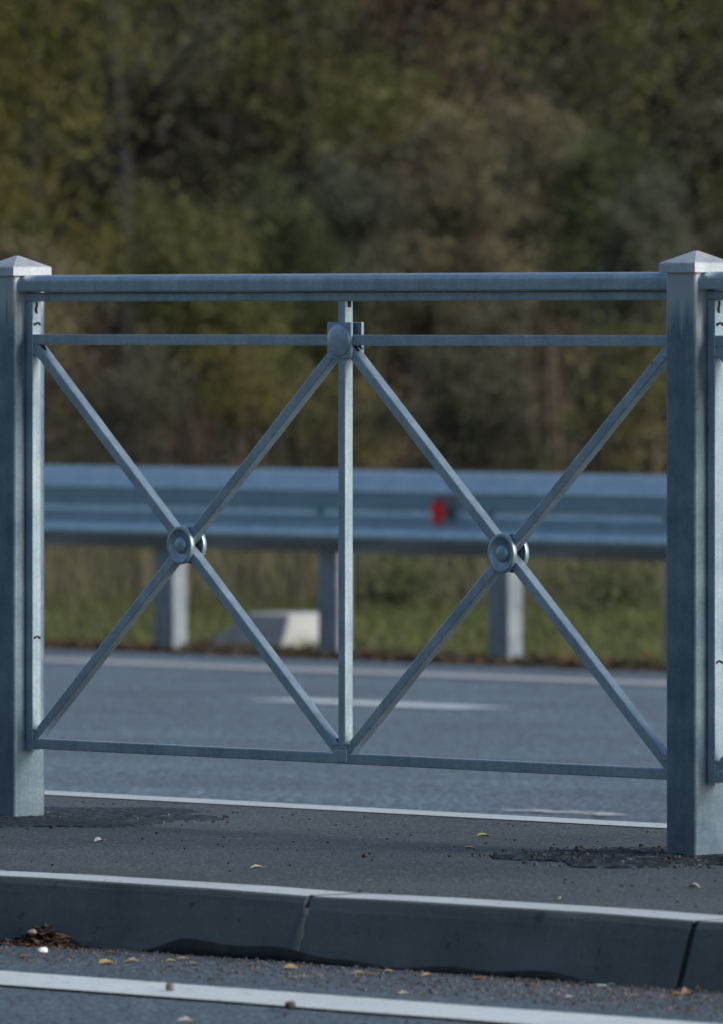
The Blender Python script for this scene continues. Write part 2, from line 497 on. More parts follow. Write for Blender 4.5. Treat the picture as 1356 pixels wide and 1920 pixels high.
# refilled asphalt around the post feet
def foot_patch(cx, cy, r, seed, label, crumbs, mat='patch'):
    rnd = random.Random(seed); n = 72
    amp = [(rnd.uniform(0.02, 0.09), rnd.uniform(0, 6.28)) for _ in range(6)]
    def rad(a): return r * (1 + sum(am * math.sin((k + 2) * a + ph) for k, (am, ph) in enumerate(amp)) + rnd.uniform(-0.02, 0.02))
    b = MB(); outs = [rad(2 * PI * i / n) for i in range(n)]; rings = []
    for s_, z in ((1.0, -0.002), (0.985, 0.0025), (0.93, 0.0035), (0.6, 0.004), (0.3, 0.004), (0.12, 0.0045)):
        rings.append([(cx + outs[i] * s_ * math.cos(2 * PI * i / n), cy + outs[i] * s_ * math.sin(2 * PI * i / n), z + rnd.uniform(-.0015, .0015)) for i in range(n)])
    b.loft(rings, caps=False)
    b.add([rings[-1][i] for i in range(n)], [tuple(range(n))])
    o = b.build('asphalt_patch', M[mat]); tag(o, label, 'asphalt patch', 'refilled asphalt round the railing posts')
    c = MB()
    for i in range(crumbs):
        a = rnd.uniform(0, 2 * PI); q = r * rnd.uniform(0.15, 1.25) ** 0.8
        stone(c, (cx + q * math.cos(a), cy + q * math.sin(a), 0.003 if q < r * 0.9 else 0.0005), rnd.uniform(0.002, 0.007), rnd)
    co = c.build('loose_crumbs', M['crumb'], o); co['kind'] = 'stuff'
    return o

def stone(b, p, r, rnd):
    vs = []
    for dz, k, q in ((-0.5, 4, 0.8), (0.5, 4, 0.7)):
        o_ = rnd.uniform(0, 1.5)
        for i in range(k):
            a = o_ + 2 * PI * i / k
            vs.append((p[0] + r * q * math.cos(a) * rnd.uniform(.7, 1.3), p[1] + r * q * math.sin(a) * rnd.uniform(.7, 1.3), p[2] + r * dz * rnd.uniform(0.5, 1) + r * 0.3))
    b.add(vs, [(3, 2, 1, 0), (4, 5, 6, 7), (0, 1, 5, 4), (1, 2, 6, 5), (2, 3, 7, 6), (3, 0, 4, 7)])

# ------------------------------------------------------------------ pedestrian railing
UL, UR = -1.029, 0.928
LL, LR = UL + 0.04, UR - 0.04             # faces of the posts that the panel meets
X, Y, Z = Vector((1, 0, 0)), Vector((0, 1, 0)), Vector((0, 0, 1))
rail = empty('pedestrian_railing', (0, 0, 0))
tag(rail, 'galvanised steel pedestrian railing with crossed bars and round bosses standing on the kerbed island', 'railing')

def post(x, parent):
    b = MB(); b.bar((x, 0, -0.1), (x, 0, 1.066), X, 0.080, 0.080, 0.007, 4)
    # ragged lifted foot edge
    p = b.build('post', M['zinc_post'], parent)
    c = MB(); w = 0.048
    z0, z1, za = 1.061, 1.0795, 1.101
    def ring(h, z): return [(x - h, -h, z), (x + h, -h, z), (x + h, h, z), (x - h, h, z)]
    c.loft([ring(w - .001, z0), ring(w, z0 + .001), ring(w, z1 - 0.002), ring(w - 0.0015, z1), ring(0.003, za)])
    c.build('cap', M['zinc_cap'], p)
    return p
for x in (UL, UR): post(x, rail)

MIDS = -0.046
ZM, ZB = 0.937, 0.147
T = 0.0205
def panel(parent, l, r, mid):
    """one panel between the post faces at l and r"""
    half = [(0.0, 1.0630), (0.010, 1.0628), (0.018, 1.0615), (0.0245, 1.0588), (0.0290, 1.0550), (0.0308, 1.0515), (0.0310, 1.0480), (0.0310, 1.0325), (0.0300, 1.0308), (0.0280, 1.0300)]
    hp = half + [(-y_, z_) for y_, z_ in reversed(half[1:])]
    b = MB(); b.loft([[(x_, y_, z_) for y_, z_ in hp] for x_ in (l, r)]); b.build('handrail', M['zinc'], parent)
    b = MB(); b.bar((l + 0.0005, 0, 1.0200), (r - 0.0005, 0, 1.0200), Y, 0.022, 0.0175, 0.003); b.build('top_bar', M['zinc'], parent)
    sw = 0.021
    sl, sr = l + sw / 2 + 0.0005, r - sw / 2 - 0.0005
    for sx in (sl, sr):
        b = MB(); b.bar((sx, 0, ZB - T / 2 - 0.004), (sx, 0, 1.0113), X, sw, 0.022, 0.002)
        st = b.build('stile', M['zinc'], parent)
        e = sx + sw / 2 if sx == sl else sx - sw / 2 - 0.0012
        for ly, lz, hh in ((-0.0035, 0.988, 0.0215), (-0.0075, 0.966, 0.0045), (-0.0075, 0.353, 0.004)):
            w = MB()
            y1 = 0.001 if hh > 0.02 else 0.0085
            vs = []
            for i in range(7):        # a slightly wavy bead
                t = i / 6; q = 0.002 * math.sin(t * 7 + ly * 900 + lz * 50)
                if hh > 0.02: ra, rb_ = (ly + q, lz + hh * t), (y1 + q * 0.6, lz + hh * t)
                else: ra, rb_ = (ly + (y1 - ly) * t, lz + q), (ly + (y1 - ly) * t, lz + hh + q * 0.6)
                vs.append([(e - 0.0002, *ra), (e + 0.0014, *ra), (e + 0.0014, *rb_), (e - 0.0002, *rb_)])
            w.loft(vs)
            w.build('weld_gap_mark', M['weld_gap'], st)
    b = MB(); b.bar((mid, 0, ZB + T / 2 - .001), (mid, 0, 1.0113), X, 0.0205, 0.0205, 0.002); ms = b.build('centre_stile', M['zinc'], parent)
    w = MB(); w.box(mid + 0.0100, mid + 0.0116, -0.003, 0.0045, 0.999, 1.0105); w.build('weld_gap_mark', M['weld_gap'], ms)
    il, ir = sl + sw / 2, sr - sw / 2
    for a, c in ((il, mid - 0.0103), (mid + 0.0103, ir)):
        b = MB(); b.bar((a - .001, 0, ZM), (c + .001, 0, ZM), Y, T, T, 0.002); b.build('middle_rail', M['zinc'], parent)
    b = MB(); b.bar((il - .001, 0, ZB), (ir + .001, 0, ZB), Y, T + .001, T, 0.002); b.build('bottom_rail', M['zinc'], parent)
    b = MB(); b.box(mid - 0.0165, mid + 0.0165, -0.0128, 0.0128, ZB - T / 2 + .002, ZB + T / 2 + 0.006); b.build('gusset', M['zinc'], parent, 0.002)
    # diagonals and bosses in each half
    for a, c in ((il, mid - 0.0103), (mid + 0.0103, ir)):
        zt, zb = ZM - T / 2, ZB + T / 2
        for flip in (0, 1):
            p0, p1 = Vector((a, 0, zt)), Vector((c, 0, zb))
            if flip: p0, p1 = Vector((a, 0, zb)), Vector((c, 0, zt))
            d = (p1 - p0).normalized()
            b = MB(); b.bar(p0 + d * 0.004, p1 - d * 0.004, Y, T - 0.0012 * flip, 0.0200, 0.0022)
            db = b.build('diagonal_bar', M['zinc'], parent)
            for q, sg in ((p0, 1), (p1, -1)):
                w = MB(); cc = q + d * sg * 0.010
                w.bar(cc + Vector((0, -0.0112, -0.010 if q.z > 0.5 else 0.010)) * 1.0 - X * 0.009, cc + Vector((0, -0.0112, -0.010 if q.z > 0.5 else 0.010)) + X * 0.009, Y, 0.0034, 0.006, 0.0014, 2)
                w.build('weld_fillet', M['zinc'], db)
            # black patch painted as the dark of the hollow bar end
            for q, sg in ((p0, 1), (p1, -1)):
                nrm = Vector((-d.z, 0, d.x))
                if nrm.z < 0: nrm = -nrm
                w = MB(); c0 = q + d * sg * 0.022 + nrm * 0.0102
                w.bar(c0 - d * 0.006, c0 + d * 0.006, Y, 0.006, 0.0016, 0.0004, 1)
                w.build('weld_gap_mark', M['weld_gap'], db)
        cx, cz = (a + c) / 2, (zt + zb) / 2
        for sgn in (-1, 1):
            prof = [(0.0, 0.0142), (0.0325, 0.0142), (0.0332, 0.0135), (0.0334, 0.0105), (0.0360, 0.0105), (0.0365, 0.0112), (0.0365, 0.0188), (0.0355, 0.0200), (0.0318, 0.0203), (0.0292, 0.0192), (0.0275, 0.0158), (0.0, 0.0156)]
            b = MB(); b.lathe_y((cx, 0, cz), [(r_, sgn * y_) for r_, y_ in prof])
            d_ = b.build('boss', M['zinc'], parent)
            q = MB(); q.lathe_y((cx, 0, cz), [(0.0165 * math.cos(R(t)), sgn * (0.0154 + 0.0065 * math.sin(R(t)))) for t in range(0, 91, 9)])
            q.build('dome', M['zinc'], d_)
    # square boss plates where the bars meet under the handrail
    for sgn in (-1, 1):
        b = MB(); h = 0.034
        y0, y1 = sorted((sgn * 0.0150, sgn * 0.0168))
        b.box(mid - h, mid + h, y0, y1, ZM - h, ZM + h)
        y0, y1 = sorted((sgn * 0.0106, sgn * 0.0149))
        q_ = 0.0026
        for x0_, x1_, z0_, z1_ in ((mid - h, mid - h + q_, ZM - h, ZM + h), (mid + h - q_, mid + h, ZM - h, ZM + h), (mid - h + q_, mid + h - q_, ZM - h, ZM - h + q_), (mid - h + q_, mid + h - q_, ZM + h - q_, ZM + h)):
            b.box(x0_, x1_, y0, y1, z0_, z1_)
        pl = b.build('square_plate', M['zinc'], parent, 0.0008)
        q = MB(); q.lathe_y((mid, 0, ZM), [(0.0325 * math.cos(R(t)), sgn * (0.0166 + 0.0075 * math.sin(R(t)))) for t in range(0, 91, 9)])
        q.build('dome', M['zinc'], pl)

panel(rail, LL, LR, MIDS)
panel(rail, UR + 0.04, UR + 1.917, UR + 0.983)      # next panel, its first bar shows at the frame's edge

foot_patch(UL + 0.0, -0.02, 0.42, 3, 'dark refilled asphalt patch round the foot of the left railing post', 60, 'patch_old')
foot_patch(UR + 0.05, -0.04, 0.35, 8, 'dark crumbly asphalt patch round the foot of the right railing post', 420)

# ------------------------------------------------------------------ guardrail
gr = empty('guardrail', (0, 0, 0))
tag(gr, 'galvanised W-beam crash barrier on steel posts along the far edge of the road', 'guardrail')
TOP = 0.408
wp = [(-0.008, 0.000), (-0.018, -0.001), (-0.046, -0.022), (-0.076, -0.052), (-0.088, -0.068), (-0.090, -0.078), (-0.078, -0.090), (-0.046, -0.112), (-0.020, -0.134),
      (-0.010, -0.148), (-0.010, -0.166), (-0.022, -0.178), (-0.050, -0.200), (-0.074, -0.222), (-0.082, -0.238), (-0.080, -0.254), (-0.068, -0.268), (-0.040, -0.292), (-0.022, -0.312), (-0.012, -0.314)]
BX0, BX1 = -40, 6
sec = [(y, z) for y, z in wp] + [(y + 0.004, z) for y, z in reversed(wp)]
b = MB()
nseg = 24
b.loft([[(BX0 + (BX1 - BX0) * i / nseg, VY - 0.03 + y, TOP + z) for y, z in sec] for i in range(nseg + 1)], smooth=True)
b.build('beam', M['rail_zinc'], gr)
g0 = -14.18
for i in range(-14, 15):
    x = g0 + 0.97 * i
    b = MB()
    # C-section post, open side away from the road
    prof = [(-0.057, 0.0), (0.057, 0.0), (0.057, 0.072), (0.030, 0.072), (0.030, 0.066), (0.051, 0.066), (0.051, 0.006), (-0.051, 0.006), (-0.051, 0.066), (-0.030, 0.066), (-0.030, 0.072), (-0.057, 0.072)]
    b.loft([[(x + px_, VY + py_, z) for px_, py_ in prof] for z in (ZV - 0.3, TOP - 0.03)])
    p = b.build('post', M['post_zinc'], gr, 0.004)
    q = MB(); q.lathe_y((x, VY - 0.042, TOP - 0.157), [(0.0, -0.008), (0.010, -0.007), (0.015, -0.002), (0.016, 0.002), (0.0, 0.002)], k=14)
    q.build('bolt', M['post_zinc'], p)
# red reflector hung in the beam's valley
rx = -13.5
p = at(837, 963, 39.2)
yb = VY - 0.046
t_ = (yb - CAM.y) / (p.y - CAM.y); c0 = CAM + (p - CAM) * t_; rx, rz = c0.x, c0.z
b = MB()
b.box(rx - 0.01, rx + 0.04, yb - 0.004, yb, rz - 0.010, rz + 0.010)
b.box(rx + 0.0, rx + 0.004, yb - 0.030, yb - 0.004, rz - 0.012, rz + 0.012)
rb = b.build('reflector', M['post_zinc'], gr, 0.0008)
b = MB()
n3 = Vector((0.35, -0.94, 0)).normalized(); t3 = Vector((0.94, 0.35, 0)).normalized()
o3 = Vector((rx - 0.006, yb - 0.031, rz))
sh = [(-0.032, 0.034), (-0.006, 0.050), (0.016, 0.040), (0.034, 0.002), (0.012, -0.030), (-0.012, -0.052), (-0.020, -0.030)]
b.loft([[o3 + t3 * a + Z * c_ + n3 * e for a, c_ in sh] for e in (0.0, 0.008)])
b.build('lens', M['red'], rb, 0.001)

# pale concrete drain block behind the rail
b = MB()
yF = VY + 0.42
pl = at(388, 1212, 40.6); xl = None
def on_y(px, py, y):
    p = at(px, py, 40.0); t = (y - CAM.y) / (p.y - CAM.y); return CAM + (p - CAM) * t
A, B_, C_ = on_y(385, 1210, yF), on_y(525, 1210, yF), on_y(446, 1150, yF)
zt = on_y(525, 1152, yF).z
zb = ZV - 0.1
dpt = 0.30
fr = [(A.x - 0.16, yF - 0.02, zb), (B_.x, yF - 0.02, zb), (B_.x, yF + 0.05, zt), (C_.x, yF + 0.05, zt)]
bk = [(x, yF + dpt + 0.05, z) for x, y, z in fr]
b.loft([fr, bk])
o = b.build('concrete_block', M['block'], None, 0.012)
tag(o, 'pale concrete block with a sloping end on the verge behind the guardrail', 'concrete block')

# ------------------------------------------------------------------ ground litter
def leaf_shape(l, w, curl, seed):
    rnd = random.Random(seed); b = MB(); n = 8; rows = []
    for i in range(n + 1):
        t = i / n; wd = w * (math.sin(PI * min(1, t * 0.96 + 0.03)) ** 0.75) * (1 + rnd.uniform(-0.12, 0.12))
        x = l * (t - 0.5); zc = 0.28 * curl * l * (0.25 - (t - 0.5) ** 2) + rnd.uniform(-.02, .02) * l
        rows.append([Vector((x, s_ * wd, max(0.0, zc + abs(s_) * wd * 0.7 * curl + rnd.uniform(-.06, .06) * w))) for s_ in (-1, -0.5, 0, 0.5, 1)])
    b.loft(rows, closed=False, smooth=True)
    b.tube([Vector((l * 0.48, 0, curl * l * 0.02 + 0.001)), Vector((l * 0.62, 0.02 * l, 0.004)), Vector((l * 0.75, 0.01 * l, 0.003))], [l * 0.02, l * 0.015, l * 0.01], 5)
    return b

def ground_leaf(px, py, z, l, w, rz, curl, mat, label, tilt=0.0, group=None, name='fallen_leaf', cat='leaf'):
    d = FPX * (H - z) / (py - YH); x, y = site((px - XC) * d / FPX, d)
    l *= 0.9; w *= 0.8
    b = leaf_shape(l, w, curl * 0.8, int(px * 7 + py))
    o = b.build(name, M[mat]); o.location = (x, y, z + 0.001)
    o.rotation_euler = (tilt * 0.6, 0, rz + TH)
    return tag(o, label, cat, group)

ZI, ZR = 0.0, -0.11
GL = 'fallen leaves on the island asphalt'
GG = 'fallen leaves in the gutter'
ground_leaf(482, 1629, ZI, 0.026, 0.010, 0.1, 0.9, 'leaf_pale_dry', 'pale curled leaf on the island asphalt just above the mortared kerb joint', 0.3, GL)
ground_leaf(186, 1579, ZI, 0.022, 0.009, 0.5, 1.2, 'leaf_pale_dry', 'tiny crumpled pale leaf on the edge of the left asphalt patch', 0.5, GL)
ground_leaf(880, 1592, ZI, 0.022, 0.010, -0.1, 0.8, 'leaf_tan_dry', 'small tan leaf lying just below a yellow leaf on the island', 0.2, GL)
ground_leaf(906, 1570, ZI, 0.028, 0.013, 0.2, 0.9, 'leaf_yellow_dry', 'yellow curled leaf on the island asphalt below the bottom rail', 0.2, GL)
ground_leaf(1302, 1667, ZI, 0.024, 0.011, -0.35, 1.5, 'leaf_pale_dry', 'pale arched leaf in front of the crumbly asphalt patch at right', 0.1, GL)
ground_leaf(1052, 1687, ZI, 0.010, 0.006, 0.4, 1.0, 'leaf_pale_dry', 'tiny pale leaf fragment near the white kerb top at right', 0.2, GL)
ground_leaf(200, 1808, ZR, 0.034, 0.013, 0.5, 0.7, 'leaf_yellow_dry', 'largest yellow leaf in the gutter at left', 0.4, GG)
ground_leaf(206, 1790, ZR, 0.024, 0.009, -0.2, 0.9, 'leaf_brown_dry', 'narrow brown leaf just behind the largest yellow gutter leaf', 0.4, GG)
ground_leaf(247, 1806, ZR, 0.030, 0.010, 0.0, 1.1, 'leaf_tan_dry', 'curled tan leaf right of the largest yellow gutter leaf', 0.4, GG)
ground_leaf(48, 1797, ZR, 0.030, 0.008, 0.0, 0.8, 'leaf_orange_dry', 'orange-brown leaf at the front of the debris heap', 0.2, GG)
ground_leaf(322, 1804, ZR, 0.022, 0.008, 0.2, 0.8, 'leaf_yellow_dry', 'small yellow leaf under the left end of the dark gap strip', 0.3, GG)
ground_leaf(344, 1799, ZR, 0.026, 0.007, 0.2, 0.6, 'leaf_tan_dry', 'thin tan leaf touching the left end of the dark gap strip', 0.3, GG)
ground_leaf(362, 1810, ZR, 0.018, 0.008, 0.0, 0.9, 'leaf_tan_dry', 'small tan leaf in front of the thin one at the dark gap strip', 0.2, GG)
ground_leaf(472, 1812, ZR, 0.024, 0.007, 0.3, 0.9, 'leaf_brown_dry', 'brown curled leaf left of the pale yellow leaf by the dark gap strip', 0.4, GG)
ground_leaf(546, 1817, ZR, 0.030, 0.012, 0.25, 0.6, 'leaf_yellow_dry', 'broad pale yellow leaf lying close under the dark gap strip', 0.5, GG)
ground_leaf(562, 1833, ZR, 0.062, 0.006, 0.18, 0.3, 'leaf_yellow_dry', 'long narrow yellow blade in the gutter above the nut', 0.2, GG)
ground_leaf(672, 1828, ZR, 0.026, 0.009, 0.1, 0.9, 'leaf_yellow_dry', 'yellow leaf beside a reddish one in the middle of the gutter', 0.3, GG)
ground_leaf(698, 1831, ZR, 0.022, 0.008, 0.0, 0.9, 'leaf_orange_dry', 'reddish leaf beside a yellow one in the middle of the gutter', 0.3, GG)
ground_leaf(730, 1825, ZR, 0.024, 0.008, 0.1, 1.0, 'leaf_tan_dry', 'tan leaf against the kerb foot right of the reddish leaf', 0.3, GG)
ground_leaf(757, 1864, ZR, 0.020, 0.008, 0.3, 0.6, 'leaf_pale_dry', 'pale leaf lying alone close to the white edge line', 0.4, GG)
ground_leaf(802, 1832, ZR, 0.026, 0.009, 0.3, 0.9, 'leaf_yellow_dry', 'yellow leaf near the right end of the dark gap strip', 0.3, GG)
ground_leaf(897, 1837, ZR, 0.034, 0.009, -0.2, 0.6, 'leaf_orange_dry', 'long orange leaf at the right end of the dark gap strip', 0.3, GG)
ground_leaf(1068, 1872, ZR, 0.016, 0.007, 0.3, 0.8, 'leaf_pale_dry', 'small pale leaf on the grit left of the mint litter', 0.3, GG)
ground_leaf(1268, 1869, ZR, 0.022, 0.010, 0.0, 1.0, 'leaf_orange_dry', 'flat orange leaf at the left of the clump under the open joint', 0.3, GG)
ground_leaf(1288, 1866, ZR, 0.026, 0.013, 0.8, 1.2, 'leaf_orange_dry', 'largest orange-brown leaf curled under the open joint', 0.6, GG)
ground_leaf(1312, 1858, ZR, 0.022, 0.009, 0.7, 1.0, 'leaf_brown_dry', 'brown leaf tilted against the kerb right of the open joint', 0.6, GG)
ground_leaf(1190, 1869, ZR, 0.026, 0.006, -0.1, 0.7, 'leaf_tan_dry', 'thin tan leaf on the grit between mint litter and orange clump', 0.2, GG)
ground_leaf(348, 1916, ZR, 0.028, 0.012, 0.2, 0.6, 'leaf_pale_dry', 'pale leaf on the road in front of the white edge line', 0.3)

def pebble(px, py, z, r, sq, mat, name, label, cat):
    d = FPX * (H - z) / (py - YH); x, y = site((px - XC) * d / FPX, d)
    bm = bmesh.new(); bmesh.ops.create_icosphere(bm, subdivisions=3, radius=r)
    rnd = random.Random(int(px)); ph = [rnd.uniform(0, 6) for _ in range(3)]
    for v in bm.verts:
        k = 1 + 0.12 * math.sin(v.co.x / r * 2.3 + ph[0]) + 0.1 * math.sin(v.co.y / r * 3.1 + ph[1]) + 0.08 * math.sin(v.co.z / r * 4 + ph[2])
        v.co *= k; v.co.z *= sq
    for f in bm.faces: f.smooth = True
    me = bpy.data.meshes.new(name); bm.to_mesh(me); bm.free(); me.materials.append(M[mat])
    o = bpy.data.objects.new(name, me); o.location = (x, y, z + r * sq * 0.85); o.rotation_euler = (0, 0, rnd.uniform(0, 3))
    return tag(link(o), label, cat)
pebble(543, 1893, ZR + 0.004, 0.0085, 0.9, 'nut', 'fallen_nut', 'round brown nut lying on the white edge line', 'nut')
pebble(319, 1858, ZR + 0.004, 0.0075, 0.9, 'stone', 'small_stone', 'small grey stone on the rear edge of the white line', 'stone')
pebble(80, 1786, ZR, 0.0085, 0.55, 'white', 'plastic_scrap', 'bright white plastic scrap at the front of the debris heap', 'litter')
pebble(60, 1752, ZR + 0.02, 0.007, 0.7, 'leaf_tan_dry', 'small_stone', 'pale tan stone on top of the debris heap', 'stone')
pebble(684, 1608, ZI, 0.0055, 0.7, 'nut', 'small_stone', 'tiny dark stone on the island asphalt under the centre bar', 'stone')
ground_leaf(1125, 1849, ZR, 0.032, 0.006, -0.05, 0.2, 'mint', 'thin pale mint plastic strip lying at the kerb foot', 0.3, None, 'plastic_strip', 'litter')

# grit in the gutter, crumbs on the island
b = MB(); rnd = random.Random(5)
for i in range(6500):
    x = rnd.uniform(-0.5, 3.6); k = rnd.random()
    y = -1.432 - 0.42 * k ** 1.8
    if x < 2.0 and rnd.random() < 0.55: continue
    stone(b, (x, y, -0.1095), rnd.uniform(0.0012, 0.0042), rnd)
tag(b.build('gutter_grit', M['grit']), 'fine brown grit washed along the gutter below the kerb', 'grit', None, 'stuff')
b = MB()
for i in range(420):
    x = rnd.uniform(-2.2, 3.2); y = rnd.uniform(-1.25, 0.6)
    stone(b, (x, y, 0.0005), rnd.uniform(0.0012, 0.0042), rnd)
for i in range(260):
    stone(b, (rnd.uniform(0, 3.5), rnd.uniform(-2.9, -1.5), -0.1095), rnd.uniform(0.0012, 0.004), rnd)
tag(b.build('loose_grains', M['crumb']), 'loose dark and pale grains scattered over the asphalt', 'grit', None, 'stuff')
# debris heap at the left end of the gutter
b = MB()
d_ = FPX * (H - ZR) / (1775 - YH); hx, hy = site((25 - XC) * d_ / FPX, d_)
for i in range(560):
    gx, gy = rnd.gauss(0, 0.058), abs(rnd.gauss(0, 0.03))
    p = Vector((hx + gx, -1.434 - gy, ZR + max(0.001, 0.035 * math.exp(-(gx / 0.06) ** 2 - (gy / 0.03) ** 2) * rnd.uniform(0.2, 1))))
    a = rnd.uniform(0, PI); l = rnd.uniform(0.004, 0.016); w = rnd.uniform(0.002, 0.005)
    e1 = Vector((math.cos(a), math.sin(a), rnd.uniform(-.5, .5))) * l; e2 = Vector((-math.sin(a), math.cos(a), rnd.uniform(-.6, .6))) * w
    b.add([p - e1, p + e2, p + e1, p - e2], [(0, 1, 2, 3)])
tag(b.build('debris_heap', M['debris']), 'small heap of brown leaf debris against the kerb foot at left', 'debris', None, 'stuff')

# ------------------------------------------------------------------ foliage machinery
def leaf_mesh(name, pos, size, mat, flat=0.3, aspect=0.5):
    """pos (n,3) -> one mesh of small pointed leaves"""
    n = len(pos)
    a = rng.normal(size=(n, 3)); a[:, 2] *= 0.7; a /= np.linalg.norm(a, axis=1)[:, None]
    t = rng.normal(size=(n, 3)); b_ = np.cross(a, t); b_ /= np.linalg.norm(b_, axis=1)[:, None]
    nrm = np.cross(a, b_)
    s_ = (size * rng.uniform(0.6, 1.35, n))[:, None]
    v = np.empty((n, 4, 3))
    v[:, 0] = pos - a * s_ * 0.5; v[:, 1] = pos + b_ * s_ * 0.5 * aspect + nrm * s_ * 0.08
    v[:, 2] = pos + a * s_ * 0.5; v[:, 3] = pos - b_ * s_ * 0.5 * aspect + nrm * s_ * 0.08
    me = bpy.data.meshes.new(name)
    me.vertices.add(n * 4); me.vertices.foreach_set('co', v.reshape(-1))
    me.loops.add(n * 4); me.loops.foreach_set('vertex_index', np.arange(n * 4, dtype=np.int32))
    me.polygons.add(n); me.polygons.foreach_set('loop_start', np.arange(0, n * 4, 4, dtype=np.int32))
    me.update(calc_edges=True); me.validate()
    me.materials.append(mat)
    return me

def clump_points(centers, radii, per, flat=0.8):
    out = []
    for c, r in zip(centers, radii):
        q = rng.normal(size=(per, 3)) * np.array([r, r, r * flat]) * 0.55
        out.append(q + np.asarray(c))
    return np.concatenate(out)

def blade_mesh(name, pos, hgt, wid, lean, mat):
    n = len(pos)
    ang = rng.uniform(0, 2 * PI, n); d = np.stack([np.cos(ang), np.sin(ang), np.zeros(n)], 1)
    ln = rng.normal(size=(n, 3)) * lean; ln[:, 2] = 0
    h = hgt[:, None]; w = wid[:, None] if hasattr(wid, '__len__') else wid
    up = np.array([0, 0, 1.0])
    v = np.empty((n, 5, 3))
    v[:, 0] = pos - d * w; v[:, 1] = pos + d * w
    v[:, 2] = pos + d * w * 0.8 + up * h * 0.55 + ln * h * 0.35; v[:, 3] = pos - d * w * 0.8 + up * h * 0.55 + ln * h * 0.35
    v[:, 4] = pos + up * h + ln * h
    me = bpy.data.meshes.new(name)
    me.vertices.add(n * 5); me.vertices.foreach_set('co', v.reshape(-1))
    li = np.empty((n, 7), np.int32); base = np.arange(n)[:, None] * 5
    li[:] = base + np.array([0, 1, 2, 3, 3, 2, 4])
    me.loops.add(n * 7); me.loops.foreach_set('vertex_index', li.reshape(-1))
    ls = np.empty((n, 2), np.int32); ls[:, 0] = np.arange(n) * 7; ls[:, 1] = np.arange(n) * 7 + 4
    me.polygons.add(n * 2); me.polygons.foreach_set('loop_start', ls.reshape(-1))
    me.update(calc_edges=True); me.validate(); me.materials.append(mat)
    return me

def wander(p0, p1, n, amp, rnd):
    pts = []
    for i in range(n + 1):
        t = i / n; q = p0.lerp(p1, t)
        if 0 < i: q = q + Vector((rnd.gauss(0, amp), rnd.gauss(0, amp), rnd.gauss(0, amp * 0.5))) * min(1, t * 2)
        pts.append(q)
    return pts

def shrub(px, top, bottom, wpx, dist, mat, label, seed, leaf=0.036, dens=2.4, name='shrub', cat='shrub', group='shrubs along the edge of the wood', peaks=4):
    rnd = random.Random(seed)
    if dist > 45: dist *= 1.2
    k = dist / FPX
    gx, gy = site((px - XC) * k, dist); gz = verge_z(gy)
    ztop = H - (top - YH) * k - gz; zbot = max(0.05, H - (bottom - YH) * k - gz); rad = wpx * k * 0.5
    root = empty(name, (gx, gy, gz - 0.02)); tag(root, label, cat, group)
    cs, rs = [], []
    st = MB()
    np_ = peaks
    for s_ in range(np_):                    # several leaders, each its own plume of leaves
        a = rnd.uniform(0, 2 * PI); q = rad * rnd.uniform(0.05, 0.85)
        tip = Vector((q * math.cos(a), q * math.sin(a), ztop * rnd.uniform(0.72, 1.0) * (1 - 0.25 * (q / rad) ** 2)))
        foot = Vector((rnd.uniform(-.12, .12), rnd.uniform(-.12, .12), -0.05))
        pts = wander(foot, tip, 6, 0.04, rnd)
        r0 = 0.012 + 0.01 * ztop / 2
        st.tube(pts, [r0 * (1 - 0.85 * i / 6) for i in range(7)], 6)
        m = int(15 * max(0.7, ztop / 2))
        for j in range(m):
            t = rnd.uniform(zbot / ztop, 1) ** 0.8
            ctr = foot.lerp(tip, t)
            sp = rad * 0.55 * (1.15 - t) + 0.06
            ctr = ctr + Vector((rnd.gauss(0, sp), rnd.gauss(0, sp), rnd.gauss(0, 0.08)))
            if ctr.z < zbot * 0.9: continue
            cs.append(tuple(ctr)); rs.append(rnd.uniform(0.09, 0.22) * (0.7 + 0.5 * rad))
            st.tube([foot.lerp(tip, max(0.05, t - 0.12)), ctr], [0.006, 0.002], 4)
    pos = clump_points(cs, rs, int(95 * dens))
    pos = pos[pos[:, 2] > 0.02]
    f = bpy.data.objects.new('foliage', leaf_mesh('foliage', pos, leaf, M[mat])); link(f, root)
    st.build('stems', M['twig'], root)
    return root

def tree_meshes(seed, height, mat, crown_lo, spread, bark, low=14, leaf=0.05, per=260, limbs=16):
    rnd = random.Random(seed)
    t = MB(); pts = wander(Vector((0, 0, -0.2)), Vector((rnd.uniform(-.4, .4), rnd.uniform(-.4, .4), height * 0.93)), 9, 0.06, rnd)
    r0 = 0.011 * height + 0.01
    t.tube(pts, [r0 * (1 - 0.88 * i / 9) for i in range(10)], 9)
    cs, rs = [], []
    for i in range(limbs):
        h = crown_lo + (1 - crown_lo) * (i + rnd.random()) / limbs
        h = min(h, 0.97); f_ = h * 9; i0 = int(min(f_, 8)); base = pts[i0].lerp(pts[i0 + 1], f_ - i0)
        a = rnd.uniform(0, 2 * PI); L = spread * (1.15 - h) * rnd.uniform(0.6, 1.2) + 0.25
        tip = base + Vector((L * math.cos(a), L * math.sin(a), L * rnd.uniform(0.25, 0.9)))
        lp = wander(base, tip, 4, 0.05, rnd)
        t.tube(lp, [r0 * 0.35 * (1.1 - h) * (1 - 0.8 * q / 4) + 0.004 for q in range(5)], 6)
        for q in range(5):
            c = lp[rnd.randint(1, 4)] + Vector((rnd.gauss(0, .22), rnd.gauss(0, .22), rnd.gauss(0, .18)))
            cs.append(tuple(c)); rs.append(rnd.uniform(0.2, 0.45))
    pos = clump_points(cs, rs, per)
    crown = leaf_mesh('crown', pos, leaf, M[mat])
    return t, crown

